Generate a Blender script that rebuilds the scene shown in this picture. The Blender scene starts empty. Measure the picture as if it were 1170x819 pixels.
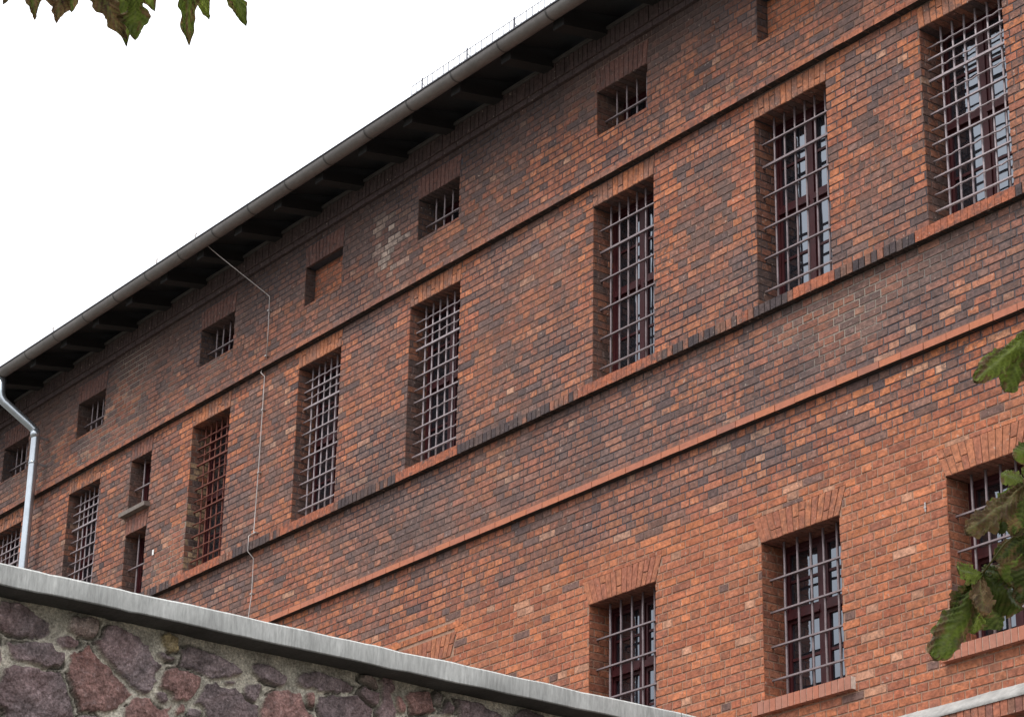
import bpy, math, random
import numpy as np
from mathutils import Vector, noise

# ------------------------------------------------------------------ camera, sky, sun, exposure
sc = bpy.context.scene
C = sc.collection
F_PX, YAW, PIT, ROL = 2841.35, math.radians(53.348), math.radians(22.757), math.radians(1.1154)
_f = Vector((-math.sin(YAW) * math.cos(PIT), math.cos(YAW) * math.cos(PIT), math.sin(PIT)))
_r0 = Vector((math.cos(YAW), math.sin(YAW), 0))
_u0 = _r0.cross(_f)
_r = _r0 * math.cos(ROL) + _u0 * math.sin(ROL)
_u = -_r0 * math.sin(ROL) + _u0 * math.cos(ROL)
cd = bpy.data.cameras.new('camera')
cam = bpy.data.objects.new('camera', cd)
C.objects.link(cam)
from mathutils import Matrix
cam.matrix_world = Matrix(((_r.x, _u.x, -_f.x, 0), (_r.y, _u.y, -_f.y, 0), (_r.z, _u.z, -_f.z, 0), (0, 0, 0, 1)))
cd.sensor_width = 36.0
cd.lens = F_PX / 1170 * 36
cd.clip_start = 0.05
cd.clip_end = 3000
sc.camera = cam

SUN_AZ, SUN_EL = math.radians(172), math.radians(60)      # compass style azimuth from +Y, clockwise
w = bpy.data.worlds.new('World')
sc.world = w
w.use_nodes = True
nt = w.node_tree
bg = nt.nodes['Background']
sky = nt.nodes.new('ShaderNodeTexSky')
sky.sky_type = 'NISHITA'
sky.sun_disc = False
sky.sun_elevation = SUN_EL
sky.sun_rotation = SUN_AZ
sky.air_density = 1.0
sky.dust_density = 3.0
# the closed cloud deck: bright, almost even, whiter than the clear sky behind it
tc = nt.nodes.new('ShaderNodeTexCoord')
cn = nt.nodes.new('ShaderNodeTexNoise'); cn.inputs['Scale'].default_value = 2.2; cn.inputs['Detail'].default_value = 5
cr = nt.nodes.new('ShaderNodeValToRGB')
cr.color_ramp.elements[0].position = .3; cr.color_ramp.elements[0].color = (20.5, 21.2, 22.6, 1)
cr.color_ramp.elements[1].position = .75; cr.color_ramp.elements[1].color = (25, 25.4, 26, 1)
mx = nt.nodes.new('ShaderNodeMix'); mx.data_type = 'RGBA'; mx.inputs[0].default_value = .93
nt.links.new(tc.outputs['Generated'], cn.inputs['Vector'])
nt.links.new(cn.outputs['Fac'], cr.inputs['Fac'])
nt.links.new(sky.outputs[0], mx.inputs[6])
# an overcast sky is about three times brighter overhead than at the horizon
sx = nt.nodes.new('ShaderNodeSeparateXYZ'); nt.links.new(tc.outputs['Generated'], sx.inputs[0])
gm = nt.nodes.new('ShaderNodeMapRange'); gm.inputs[1].default_value = 0; gm.inputs[2].default_value = 1
gm.inputs[3].default_value = .40; gm.inputs[4].default_value = 1.18
nt.links.new(sx.outputs['Z'], gm.inputs[0])
gs = nt.nodes.new('ShaderNodeVectorMath'); gs.operation = 'SCALE'
nt.links.new(cr.outputs[0], gs.inputs[0]); nt.links.new(gm.outputs[0], gs.inputs['Scale'])
nt.links.new(gs.outputs[0], mx.inputs[7])
nt.links.new(mx.outputs[2], bg.inputs['Color'])
bg.inputs['Strength'].default_value = 0.070

sd = bpy.data.lights.new('sun', 'SUN')
sd.energy = 1.5
sd.angle = math.radians(14)
sd.color = (1, .965, .91)
so = bpy.data.objects.new('sun', sd)
C.objects.link(so)
to_sun = Vector((math.sin(SUN_AZ) * math.cos(SUN_EL), math.cos(SUN_AZ) * math.cos(SUN_EL), math.sin(SUN_EL)))
so.rotation_euler = (-to_sun).to_track_quat('-Z', 'Y').to_euler()
so.location = (-5, -10, 30)

sc.view_settings.view_transform = 'Standard'
sc.view_settings.look = 'None'
sc.view_settings.exposure = 0.58
sc.view_settings.gamma = 1
sc.render.resolution_x, sc.render.resolution_y = 1024, 716
sc.cycles.max_bounces = 8

GZ = -1.6          # ground level: the camera is the origin, at eye height
YF = 14.2          # face of the brick facade
rng = random.Random(7)

# ------------------------------------------------------------------ helpers
class MB:
    def __init__(s):
        s.v, s.f, s.c, s.m, s.sm = [], [], [], [], []
    def quadgrid(s, P, nu, nv, col, mat=0, smooth=True):
        b = len(s.v)
        s.v += P
        s.c += col if isinstance(col, list) else [col] * len(P)
        for j in range(nv - 1):
            for i in range(nu - 1):
                a = b + j * nu + i
                s.f.append((a, a + 1, a + 1 + nu, a + nu)); s.m.append(mat); s.sm.append(smooth)
    def poly(s, P, faces, col=(1, 1, 1), mat=0, smooth=False):
        b = len(s.v)
        s.v += [tuple(p) for p in P]
        s.c += col if isinstance(col, list) else [col] * len(P)
        for f in faces:
            s.f.append(tuple(b + i for i in f)); s.m.append(mat); s.sm.append(smooth)
    def box(s, x0, x1, y0, y1, z0, z1, col=(1, 1, 1), mat=0):
        P = [(x, y, z) for x in (x0, x1) for y in (y0, y1) for z in (z0, z1)]
        s.poly(P, [(0, 1, 3, 2), (4, 6, 7, 5), (0, 4, 5, 1), (2, 3, 7, 6), (0, 2, 6, 4), (1, 5, 7, 3)], col, mat)
    def tube(s, pts, rad, n=8, col=(1, 1, 1), mat=0, cap=True):
        pts = [Vector(p) for p in pts]
        rad = rad if isinstance(rad, (list, tuple)) else [rad] * len(pts)
        d0 = (pts[1] - pts[0]).normalized()
        a = d0.orthogonal().normalized()
        P, faces = [], []
        for k, p in enumerate(pts):
            if k == 0: d = pts[1] - pts[0]
            elif k == len(pts) - 1: d = pts[-1] - pts[-2]
            else: d = (pts[k + 1] - p).normalized() + (p - pts[k - 1]).normalized()
            d.normalize()
            a = (a - d * a.dot(d)).normalized()
            b_ = d.cross(a)
            for i in range(n):
                t = 2 * math.pi * i / n
                P.append(p + (a * math.cos(t) + b_ * math.sin(t)) * rad[k])
        for k in range(len(pts) - 1):
            for i in range(n):
                j = (i + 1) % n
                faces.append((k * n + i, k * n + j, (k + 1) * n + j, (k + 1) * n + i))
        s.poly(P, faces, col, mat, True)
        if cap:
            b = len(s.v) - len(P)
            s.f.append(tuple(b + i for i in range(n))[::-1]); s.m.append(mat); s.sm.append(False)
            s.f.append(tuple(len(s.v) - n + i for i in range(n))); s.m.append(mat); s.sm.append(False)
    def prism_x(s, prof, x0, x1, col=(1, 1, 1), mat=0):
        n = len(prof)
        P = [(x0, y, z) for y, z in prof] + [(x1, y, z) for y, z in prof]
        fc = [(i, (i + 1) % n, n + (i + 1) % n, n + i) for i in range(n)]
        fc += [tuple(range(n))[::-1], tuple(range(n, 2 * n))]
        s.poly(P, fc, col, mat)
    def build(s, name, mats, parent=None):
        me = bpy.data.meshes.new(name)
        me.from_pydata(s.v, [], s.f)
        if not isinstance(mats, (list, tuple)): mats = [mats]
        for m in mats: me.materials.append(m)
        me.polygons.foreach_set('material_index', s.m)
        me.polygons.foreach_set('use_smooth', s.sm)
        ca = me.color_attributes.new('Col', 'FLOAT_COLOR', 'POINT')
        arr = np.ones((len(s.v), 4), dtype=np.float32)
        arr[:, :3] = np.array(s.c, dtype=np.float32)
        ca.data.foreach_set('color', arr.ravel())
        me.update()
        o = bpy.data.objects.new(name, me)
        C.objects.link(o)
        if parent: o.parent = parent
        return o

def empty(name, loc, label, cat, group=None):
    o = bpy.data.objects.new(name, None)
    C.objects.link(o)
    o['label'] = label; o['category'] = cat
    if group: o['group'] = group
    return o

def nz(x, y, z=0.0, s=1.0):
    return noise.noise(Vector((x * s, y * s, z)))

def fbm(x, y, z=0.0, s=1.0, o=3):
    t, a, n = 0, 1, 0
    for k in range(o):
        t += a * nz(x, y, z + 17.3 * k, s); n += a; a *= .5; s *= 2
    return t / n

def mat(name, base=(.5, .5, .5), rough=.8, metal=0.0, attr=False, var=.15, vscale=20, bump=0, bscale=60, spec=.5, stretch=(1, 1, 1), var2=0, v2scale=2, coat=0):
    m = bpy.data.materials.new(name)
    m.use_nodes = True
    n = m.node_tree; L = n.links.new
    p = n.nodes['Principled BSDF']
    p.inputs['Roughness'].default_value = rough
    p.inputs['Metallic'].default_value = metal
    p.inputs['Specular IOR Level'].default_value = spec
    tcn = n.nodes.new('ShaderNodeTexCoord')
    mp = n.nodes.new('ShaderNodeMapping'); mp.inputs['Scale'].default_value = stretch
    L(tcn.outputs['Object'], mp.inputs['Vector'])
    if attr:
        a = n.nodes.new('ShaderNodeAttribute'); a.attribute_name = 'Col'; out = a.outputs['Color']
    else:
        a = n.nodes.new('ShaderNodeRGB'); a.outputs[0].default_value = (*base, 1); out = a.outputs[0]
    for vv, vs in ((var, vscale), (var2, v2scale)):
        if not vv: continue
        t = n.nodes.new('ShaderNodeTexNoise'); t.inputs['Scale'].default_value = vs; t.inputs['Detail'].default_value = 6; t.inputs['Roughness'].default_value = .65
        L(mp.outputs[0], t.inputs['Vector'])
        mr = n.nodes.new('ShaderNodeMapRange')
        mr.inputs[1].default_value = .3; mr.inputs[2].default_value = .7
        mr.inputs[3].default_value = 1 - vv; mr.inputs[4].default_value = 1 + vv
        L(t.outputs['Fac'], mr.inputs[0])
        sc_ = n.nodes.new('ShaderNodeVectorMath'); sc_.operation = 'SCALE'
        L(out, sc_.inputs[0]); L(mr.outputs[0], sc_.inputs['Scale'])
        out = sc_.outputs[0]
    L(out, p.inputs['Base Color'])
    if bump:
        t = n.nodes.new('ShaderNodeTexNoise'); t.inputs['Scale'].default_value = bscale; t.inputs['Detail'].default_value = 6
        L(mp.outputs[0], t.inputs['Vector'])
        b = n.nodes.new('ShaderNodeBump'); b.inputs['Strength'].default_value = 1; b.inputs['Distance'].default_value = bump
        L(t.outputs['Fac'], b.inputs['Height']); L(b.outputs[0], p.inputs['Normal'])
    return m

M = {}
def brick_mat():
    m = mat('fired_brick', attr=True, rough=.86, var=.42, vscale=24, bump=.006, bscale=48, spec=.25, var2=.10, v2scale=1.3)
    n = m.node_tree; L = n.links.new; p = n.nodes['Principled BSDF']
    src = p.inputs['Base Color'].links[0].from_socket
    tcn = n.nodes.new('ShaderNodeTexCoord')
    t = n.nodes.new('ShaderNodeTexNoise'); t.inputs['Scale'].default_value = 11; t.inputs['Detail'].default_value = 9; t.inputs['Roughness'].default_value = .72
    L(tcn.outputs['Object'], t.inputs['Vector'])
    t2 = n.nodes.new('ShaderNodeTexNoise'); t2.inputs['Scale'].default_value = .9; t2.inputs['Detail'].default_value = 4
    L(tcn.outputs['Object'], t2.inputs['Vector'])
    a = n.nodes.new('ShaderNodeMapRange'); a.interpolation_type = 'SMOOTHSTEP'; a.inputs[1].default_value = .46; a.inputs[2].default_value = .62; a.inputs[3].default_value = 0; a.inputs[4].default_value = .85
    L(t.outputs['Fac'], a.inputs[0])
    b = n.nodes.new('ShaderNodeMapRange'); b.inputs[1].default_value = .32; b.inputs[2].default_value = .62; b.inputs[3].default_value = .35; b.inputs[4].default_value = 1
    L(t2.outputs['Fac'], b.inputs[0])
    mu = n.nodes.new('ShaderNodeMath'); mu.operation = 'MULTIPLY'; L(a.outputs[0], mu.inputs[0]); L(b.outputs[0], mu.inputs[1])
    sz = n.nodes.new('ShaderNodeSeparateXYZ'); L(tcn.outputs['Object'], sz.inputs[0])
    hz = n.nodes.new('ShaderNodeMapRange'); hz.inputs[1].default_value = 7.2; hz.inputs[2].default_value = 8.0; hz.inputs[3].default_value = .45; hz.inputs[4].default_value = 1
    L(sz.outputs['Z'], hz.inputs[0])
    mu0 = mu; mu = n.nodes.new('ShaderNodeMath'); mu.operation = 'MULTIPLY'; L(mu0.outputs[0], mu.inputs[0]); L(hz.outputs[0], mu.inputs[1])
    mx_ = n.nodes.new('ShaderNodeMix'); mx_.data_type = 'RGBA'; L(mu.outputs[0], mx_.inputs[0]); L(src, mx_.inputs[6]); mx_.inputs[7].default_value = (.085, .062, .058, 1)
    # scattered pale lime specks
    t3 = n.nodes.new('ShaderNodeTexNoise'); t3.inputs['Scale'].default_value = 26; t3.inputs['Detail'].default_value = 3
    L(tcn.outputs['Object'], t3.inputs['Vector'])
    c = n.nodes.new('ShaderNodeMapRange'); c.inputs[1].default_value = .66; c.inputs[2].default_value = .74; c.inputs[3].default_value = 0; c.inputs[4].default_value = .6
    L(t3.outputs['Fac'], c.inputs[0])
    m2 = n.nodes.new('ShaderNodeMix'); m2.data_type = 'RGBA'; L(c.outputs[0], m2.inputs[0]); L(mx_.outputs[2], m2.inputs[6]); m2.inputs[7].default_value = (.46, .36, .30, 1)
    L(m2.outputs[2], p.inputs['Base Color'])
    return m
M['brick'] = brick_mat()
M['mortar'] = mat('mortar', attr=True, rough=.95, var=.25, vscale=30, bump=.004, bscale=80, spec=.2)
M['glaze_brick'] = mat('smooth_sill_brick', attr=True, rough=.6, var=.15, vscale=25, bump=.002, bscale=40, spec=.4)
M['zinc'] = mat('weathered_zinc', (.20, .185, .175), rough=.6, metal=.3, var=.18, vscale=5, stretch=(.6, 1, 1), bump=.001, bscale=20, var2=.12, v2scale=30)
M['pipe'] = mat('galvanised_pipe', (.50, .54, .58), rough=.30, metal=.85, var=.1, vscale=9, bump=.0006, bscale=12)
M['rust_edge'] = mat('dark_roof_edge', (.05, .05, .065), rough=.6, var=.2)
M['roofing'] = mat('bitumen_roofing', (.045, .045, .048), rough=.9, var=.3, bump=.004)
M['dark_wood'] = mat('tarred_wood', (.012, .0105, .0105), rough=.85, var=.35, vscale=14, stretch=(4, .4, 4), bump=.002)
M['bar'] = mat('painted_bar', (.20, .155, .16), rough=.42, metal=.25, var=.22, vscale=30, bump=.0008, bscale=80)
M['pale_bar'] = mat('pale_painted_bar', (.31, .255, .265), rough=.45, metal=.2, var=.28, vscale=30, bump=.0008, bscale=80)
M['rusty_bar'] = mat('rusty_bar', (.16, .045, .028), rough=.75, metal=.1, var=.3, vscale=40, bump=.001)
M['maroon'] = mat('maroon_paint', (.045, .008, .010), rough=.5, spec=.3, var=.2, vscale=15)
M['render'] = mat('sill_render', (.17, .14, .12), rough=.9, var=.3, vscale=18, bump=.004, bscale=40)
M['white_mortar'] = mat('pale_mortar_fillet', (.30, .29, .275), rough=.9, var=.28, vscale=9, bump=.012, bscale=14, var2=.1, v2scale=40)
M['stone'] = mat('porphyry_and_mortar', attr=True, rough=.86, var=.38, vscale=40, bump=.016, bscale=65, spec=.3, var2=.50, v2scale=85)
M['concrete'] = mat('streaked_concrete', (.40, .42, .42), rough=.88, var=.24, vscale=1.0, stretch=(30, 52, 9), bump=.004, bscale=2.0, var2=.20, v2scale=.14, attr=True)
M['wire'] = mat('bare_aluminium_wire', (.42, .38, .36), rough=.5, metal=.5, var=.1)
M['enamel'] = mat('white_enamel', (.8, .8, .78), rough=.4, var=.05)
M['bark'] = mat('chestnut_bark', (.12, .095, .07), rough=.9, var=.35, vscale=10, stretch=(3, 3, .6), bump=.02, bscale=14)
M['ground'] = mat('gravel_ground', (.085, .08, .065), rough=.95, var=.3, vscale=8, bump=.02, bscale=25)

def glass_mat():
    m = bpy.data.materials.new('window_glass'); m.use_nodes = True
    n = m.node_tree; L = n.links.new
    p = n.nodes['Principled BSDF']
    p.inputs['Base Color'].default_value = (.012, .013, .017, 1)
    p.inputs['Roughness'].default_value = .04
    p.inputs['IOR'].default_value = 2.05
    p.inputs['Specular IOR Level'].default_value = .8
    p.inputs['Specular Tint'].default_value = (.80, .88, 1.0, 1)
    t = n.nodes.new('ShaderNodeTexNoise'); t.inputs['Scale'].default_value = 2.5
    tcn = n.nodes.new('ShaderNodeTexCoord'); L(tcn.outputs['Object'], t.inputs['Vector'])
    b = n.nodes.new('ShaderNodeBump'); b.inputs['Distance'].default_value = .012; b.inputs['Strength'].default_value = .5
    L(t.outputs['Fac'], b.inputs['Height']); L(b.outputs[0], p.inputs['Normal'])
    return m
M['glass'] = glass_mat()

def leaf_mat():
    m = bpy.data.materials.new('chestnut_leaf'); m.use_nodes = True
    n = m.node_tree; L = n.links.new
    p = n.nodes['Principled BSDF']
    a = n.nodes.new('ShaderNodeAttribute'); a.attribute_name = 'Col'
    t = n.nodes.new('ShaderNodeTexNoise'); t.inputs['Scale'].default_value = 28; t.inputs['Detail'].default_value = 5
    tcn = n.nodes.new('ShaderNodeTexCoord'); L(tcn.outputs['Object'], t.inputs['Vector'])
    mr = n.nodes.new('ShaderNodeMapRange'); mr.inputs[1].default_value = .3; mr.inputs[2].default_value = .7; mr.inputs[3].default_value = .7; mr.inputs[4].default_value = 1.35
    L(t.outputs['Fac'], mr.inputs[0])
    v = n.nodes.new('ShaderNodeVectorMath'); v.operation = 'SCALE'
    L(a.outputs['Color'], v.inputs[0]); L(mr.outputs[0], v.inputs['Scale'])
    L(v.outputs[0], p.inputs['Base Color'])
    p.inputs['Roughness'].default_value = .5
    p.inputs['Specular IOR Level'].default_value = .35
    tr = n.nodes.new('ShaderNodeBsdfTranslucent'); L(v.outputs[0], tr.inputs['Color'])
    ms = n.nodes.new('ShaderNodeMixShader'); ms.inputs[0].default_value = .5
    out = n.nodes['Material Output']
    L(p.outputs[0], ms.inputs[1]); L(tr.outputs[0], ms.inputs[2]); L(ms.outputs[0], out.inputs['Surface'])
    return m
M['leaf'] = leaf_mat()

# ------------------------------------------------------------------ brickwork
def clamp(a, lo, hi): return max(lo, min(hi, a))

def zone(x, z):
    """How dark and dull (soot, painted eave shade) the brickwork is at a spot, 0..1, and how freshly relaid it is."""
    d = .40 + 1.0 * fbm(x * .8, z * 1.3, 3.1, .6, 3)
    if z > 11.5: d += .08 + .35 * clamp((z - 12.1) / .7, 0, 1)  # darker towards the eaves: soot, with eave shade painted in
    elif z > 9.2: d += .06
    if z > 9.2: d += .16 * clamp((-19 - x) / 3, 0, 1)
    elif z > 8.2: d += .22 + .25 * clamp((x + 17) / 4, 0, 1)
    else: d -= .12
    fresh = clamp((7.62 + .35 * fbm(x, z, 9.0, .8, 2) - z) / .25, 0, 1) * (1 if x > -21 else .6)
    d += .30 * max(0, nz(x * 4.5, z * .5, 6.6, 1)) * (1 if z > 8 else .5)      # rain streaks
    return clamp(d, 0, 1), fresh

ORANGE, RED, DULL, DARK, PEACH = (.47, .165, .072), (.345, .108, .058), (.22, .115, .085), (.088, .062, .064), (.47, .27, .18)
def mixc(a, b, t): return tuple(a[i] * (1 - t) + b[i] * t for i in range(3))

def brick_color(x, z):
    d, fr = zone(x, z)
    r = rng.random()
    cl = fbm(x * 2.2, z * 4, 5.5, 1.3, 2)          # small clusters
    if fr > .5:
        c = mixc(RED, ORANGE, rng.random() * .8)
        c = mixc(c, DULL, rng.random() * .35)
        if r < .022: c = mixc(DARK, DULL, .6)
        elif r > .96: c = mixc(c, PEACH, .6)
    else:
        near = min([max(abs(x - (o[0] + o[1]) / 2) - (o[1] - o[0]) / 2, 0) for o in OPEN if o[4] == 'tall'])
        if near < .30 and 10.0 + nz(x, 0, 8, 2) < z < 11.4: d *= .35
        pd = clamp(d * .40 + cl * .75, .02, .62)
        if r < pd: c = mixc(DARK, DULL, rng.random() ** .9)
        elif r < pd + .30: c = mixc(DULL, RED, rng.random())
        elif r > .965: c = mixc(PEACH, ORANGE, rng.random())
        else: c = mixc(RED, ORANGE, rng.random())
        c = mixc(c, (.155, .098, .084), clamp(.75 * d, 0, .7))
    if z > 12.2: c = mixc(c, (.060, .040, .036), .85 * clamp((z - 12.2) / .6, 0, 1) ** .8)   # soot and eave shade painted into the bricks
    e = 1 - math.hypot((x + 21.45) / .45, (z - 12.1) / .5) + .5 * nz(x, z, 2.2, 3)
    if e > .1 and rng.random() < .55: c = mixc(c, (.42, .34, .28), clamp(e, 0, .7))
    k = rng.uniform(.82, 1.18)
    return tuple(i * k for i in c)

def mortar_color(x, z):
    d, fr = zone(x, z)
    a = nz(x, z, 21.0, .9)
    c = mixc((.17, .115, .095), (.062, .060, .070), clamp(d * .75 + a * 1.5, 0, 1))
    if 7.6 < z < 9.1 and x > -18: c = mixc(c, (.085, .085, .098), .6)
    if fr > .3: c = mixc(c, (.36, .215, .15), .85 * fr)
    lp = fbm(x, z, 33.0, .6, 2)
    if x < -25 and 11.4 < z < 12.0: lp = .30 + .5 * nz(x, z, 4, 1.4)
    if lp > .26 and z > 8.3: c = mixc(c, (.36, .30, .25), clamp((lp - .26) * 8, 0, .85))
    return c

def brick(mb, fr, quad, out=0.0, back=-.010, ch=.0035, col=(.3, .1, .06), jit=.0016, m=0):
    """quad: four (u,v) corners in order; fr maps (u,v,n) to the scene."""
    cu = sum(q[0] for q in quad) / 4; cv = sum(q[1] for q in quad) / 4
    t1, t2 = rng.gauss(0, jit * .55), rng.gauss(0, jit * .55)
    q = [(a + rng.uniform(-jit, jit), b + rng.uniform(-jit, jit)) for a, b in quad]
    P = [fr(a, b, back) for a, b in q]
    P += [fr(a, b, out - ch * .8) for a, b in q]
    for i, (a, b) in enumerate(q):
        la = max(1e-4, math.hypot(a - cu, b - cv))
        k = 1 - ch * 1.4 / la
        P.append(fr(cu + (a - cu) * k, cv + (b - cv) * k, out + (t1 if i in (0, 3) else -t1) + (t2 if i < 2 else -t2)))
    fc = [(8, 9, 10, 11)]
    for i in range(4):
        j = (i + 1) % 4
        fc.append((i, j, 4 + j, 4 + i)); fc.append((4 + i, 4 + j, 8 + j, 8 + i))
    mb.poly(P, fc, col, m)

def subtract(rects, h):
    out = []
    for (a, b, c, d) in rects:
        if b <= h[0] or a >= h[1] or d <= h[2] or c >= h[3]:
            out.append((a, b, c, d)); continue
        if a < h[0]: out.append((a, h[0], c, d))
        if b > h[1]: out.append((h[1], b, c, d))
        x0, x1 = max(a, h[0]), min(b, h[1])
        if c < h[2]: out.append((x0, x1, c, h[2]))
        if d > h[3]: out.append((x0, x1, h[3], d))
    return out

def brick_panel(mb, fr, u0, u1, v0, v1, holes=(), colf=brick_color, joint=.0135, row0=0, n=None, back=-.010):
    n = n or max(1, round((v1 - v0) / .077))
    ch = (v1 - v0) / n
    for k in range(n):
        va, vb = v0 + k * ch + joint / 2, v0 + (k + 1) * ch - joint / 2
        hk = [h for h in holes if h[2] < vb and h[3] > va]
        kk = k + row0
        L = .26 if kk % 2 == 0 else .13
        off = (.13 if (kk // 2) % 2 else 0) if kk % 2 == 0 else .065
        u = u0 - L + (off % L) + rng.uniform(-.008, .008)
        while u < u1:
            LL = L
            if kk % 2 == 0 and rng.random() < .12: LL = .13
            if kk % 2 == 1 and rng.random() < .06: LL = .26
            a, b = max(u, u0), min(u + LL - joint, u1)
            if b - a > .02:
                rs = [(a, b, va, vb)]
                for h in hk: rs = subtract(rs, h)
                for (p, q, r, s) in rs:
                    if q - p > .022 and s - r > .018:
                        c = colf(*colpos(fr, (p + q) / 2, (r + s) / 2))
                        brick(mb, fr, [(p, r), (q, r), (q, s), (p, s)], col=c, back=back)
            u += LL

def colpos(fr, u, v):
    p = fr(u, v, 0)
    return p[0] + (p[1] - YF), p[2]

FRONT = lambda u, v, n: (u, YF - n, v + .0045 * noise.noise(Vector((u * .9, v * .35, 3.3))))   # courses are never dead level
HF = lambda d: (lambda u, v, n: (u, YF + d - n, v))

# openings: x0, x1, z0, z1, kind
MB_, MT_ = 9.28, 11.21
SB_, ST_ = 12.0, 12.51
LB_, LT_ = 5.58, 7.01
OPEN = []
for x0, x1 in ((-13.18, -12.22), (-15.33, -14.36), (-17.75, -16.80), (-21.0, -20.05), (-23.30, -22.39), (-25.77, -24.86), (-29.07, -28.18), (-31.40, -30.47)):
    OPEN.append((x0, x1, MB_, MT_, 'tall'))
for x0, x1, k in ((-15.26, -14.46, 'blind'), (-17.70, -16.90, 'small'), (-20.91, -20.12, 'small'), (-23.26, -22.46, 'blind'), (-25.72, -24.90, 'small'), (-29.02, -28.24, 'small'), (-31.28, -30.51, 'small')):
    OPEN.append((x0, x1, SB_, ST_, k))
for x0, x1 in ((-13.14, -12.18), (-15.36, -14.38), (-17.78, -16.80)):
    OPEN.append((x0, x1, LB_, LT_, 'low'))
OPEN.append((-27.34, -26.80, 10.49, 11.20, 'slot'))
OPEN.append((-27.34, -26.80, MB_, 10.18, 'slot'))

XL, XR = -36.0, -7.0
ZTOP = 12.86
B3, B2, B1, LEDGE = 8.155, 9.14, 11.435, 5.02
building = empty('prison_building', (0, 0, 0), 'long red brick prison block with rows of barred windows and dark overhanging eaves', 'building')

# mortar-coloured wall body with the openings cut, its face 6 mm behind the bricks
def wall_body():
    mb = MB()
    y = YF + .006
    xs = sorted({XL, XR} | {round(o[0] - .006, 4) for o in OPEN} | {round(o[1] + .006, 4) for o in OPEN})
    zs = sorted({3.2, 13.18} | {round(o[2] - .006, 4) for o in OPEN} | {round(o[3] + .006, 4) for o in OPEN})
    def refine(a, st):
        r = []
        for p, q in zip(a[:-1], a[1:]):
            n = max(1, int((q - p) / st)); r += [p + (q - p) * i / n for i in range(n)]
        return r + [a[-1]]
    xs, zs = refine(xs, .3), refine(zs, .3)
    idx = {}
    def vid(i, j):
        if (i, j) not in idx:
            idx[i, j] = len(mb.v); mb.v.append((xs[i], y, zs[j])); mb.c.append(mortar_color(xs[i], zs[j]))
        return idx[i, j]
    for i in range(len(xs) - 1):
        for j in range(len(zs) - 1):
            cx, cz = (xs[i] + xs[i + 1]) / 2, (zs[j] + zs[j + 1]) / 2
            if any(o[0] - .006 < cx < o[1] + .006 and o[2] - .006 < cz < o[3] + .006 for o in OPEN): continue
            mb.f.append((vid(i, j), vid(i + 1, j), vid(i + 1, j + 1), vid(i, j + 1))); mb.m.append(1); mb.sm.append(False)
    # the storey below, hidden behind the boundary wall, plus the two ends, back
    c = (.24, .10, .065)
    mb.poly([(XL, y, GZ), (XR, y, GZ), (XR, y, 3.2), (XL, y, 3.2)], [(0, 1, 2, 3)], c, 1)
    for x in (XL, XR):
        mb.poly([(x, y, GZ), (x, 26, GZ), (x, 26, 13.18), (x, y, 13.18)], [(0, 1, 2, 3)], c, 1)
    mb.poly([(XL, 26, GZ), (XR, 26, GZ), (XR, 26, 13.18), (XL, 26, 13.18)], [(0, 1, 2, 3)], c, 1)
    # holes of the brick skin: openings, the fans above them, band courses
    holes = []
    for (x0, x1, z0, z1, k) in OPEN:
        holes.append((x0, x1, z0, z1))
        ah, sp = arch_dim(k)
        n = 4
        for q in range(n):
            e = sp * (q + .6) / n
            holes.append((x0 - e, x1 + e, z1 + ah * q / n, z1 + ah * (q + 1) / n))
    holes.append((-21.02, -19.98, 6.99, 7.36))
    segs = [(3.2, LEDGE - .13, 0), (LEDGE + .11, B3, 1), (B3 + .077, B2, 0), (B2 + .135, B1, 1), (B1 + .077, ZTOP, 0)]
    for (a, b, r0) in segs:
        brick_panel(mb, FRONT, XL, XR, a, b, holes, row0=r0)
    return mb.build('wall', [M['brick'], M['mortar']], building)

def arch_dim(k):
    return {'tall': (.213, .02), 'small': (.27, .03), 'blind': (.27, .03), 'low': (.25, .10), 'slot': (.20, .02)}[k]

wall_body()

def lintel(x0, x1, z1, kind, parent, name='lintel'):
    ah, sp = arch_dim(kind)
    mb = MB()
    fr = FRONT
    n = max(5, round((x1 - x0 + sp) / .078))
    P = [fr(x0 - .002, z1 + .003, -.0045), fr(x1 + .002, z1 + .003, -.0045), fr(x1 + sp, z1 + ah, -.0045), fr(x0 - sp, z1 + ah, -.0045)]
    mc = mortar_color((x0 + x1) / 2, z1)
    if kind == 'low': mc = (.22, .12, .08)
    mb.poly(P, [(0, 1, 2, 3)], mc, 1)
    for i in range(n):
        j = .0045
        a0 = x0 + (x1 - x0) * i / n + j; a1 = x0 + (x1 - x0) * (i + 1) / n - j
        W = x1 - x0 + 2 * sp
        b0 = x0 - sp + W * i / n + j; b1 = x0 - sp + W * (i + 1) / n - j
        cuts = [0, 1]
        if ah > .2 and rng.random() < .35: cuts = [0, rng.choice((.33, .5, .66)), 1]
        for c0, c1 in zip(cuts[:-1], cuts[1:]):
            zz0, zz1 = z1 + ah * c0 + (.005 if c0 else .001), z1 + ah * c1 - .005
            L_ = lambda t: (a0 + (b0 - a0) * t, a1 + (b1 - a1) * t)
            q0, q1 = L_(c0), L_(c1)
            col = brick_color(q0[0], z1 + .2)
            if kind == 'low': col = mixc(mixc(ORANGE, RED, rng.random()), DULL, .35)
            elif kind == 'tall': col = mixc(mixc(ORANGE, DULL, rng.random() * .8), DARK, .12)
            else: col = mixc(mixc(col, RED, .3), DARK, .38)
            brick(mb, fr, [(q0[0], zz0), (q0[1], zz0), (q1[1], zz1), (q1[0], zz1)], out=.003, back=-.0085, col=col)
    return mb.build(name, [M['brick'], M['mortar']], parent)

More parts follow.
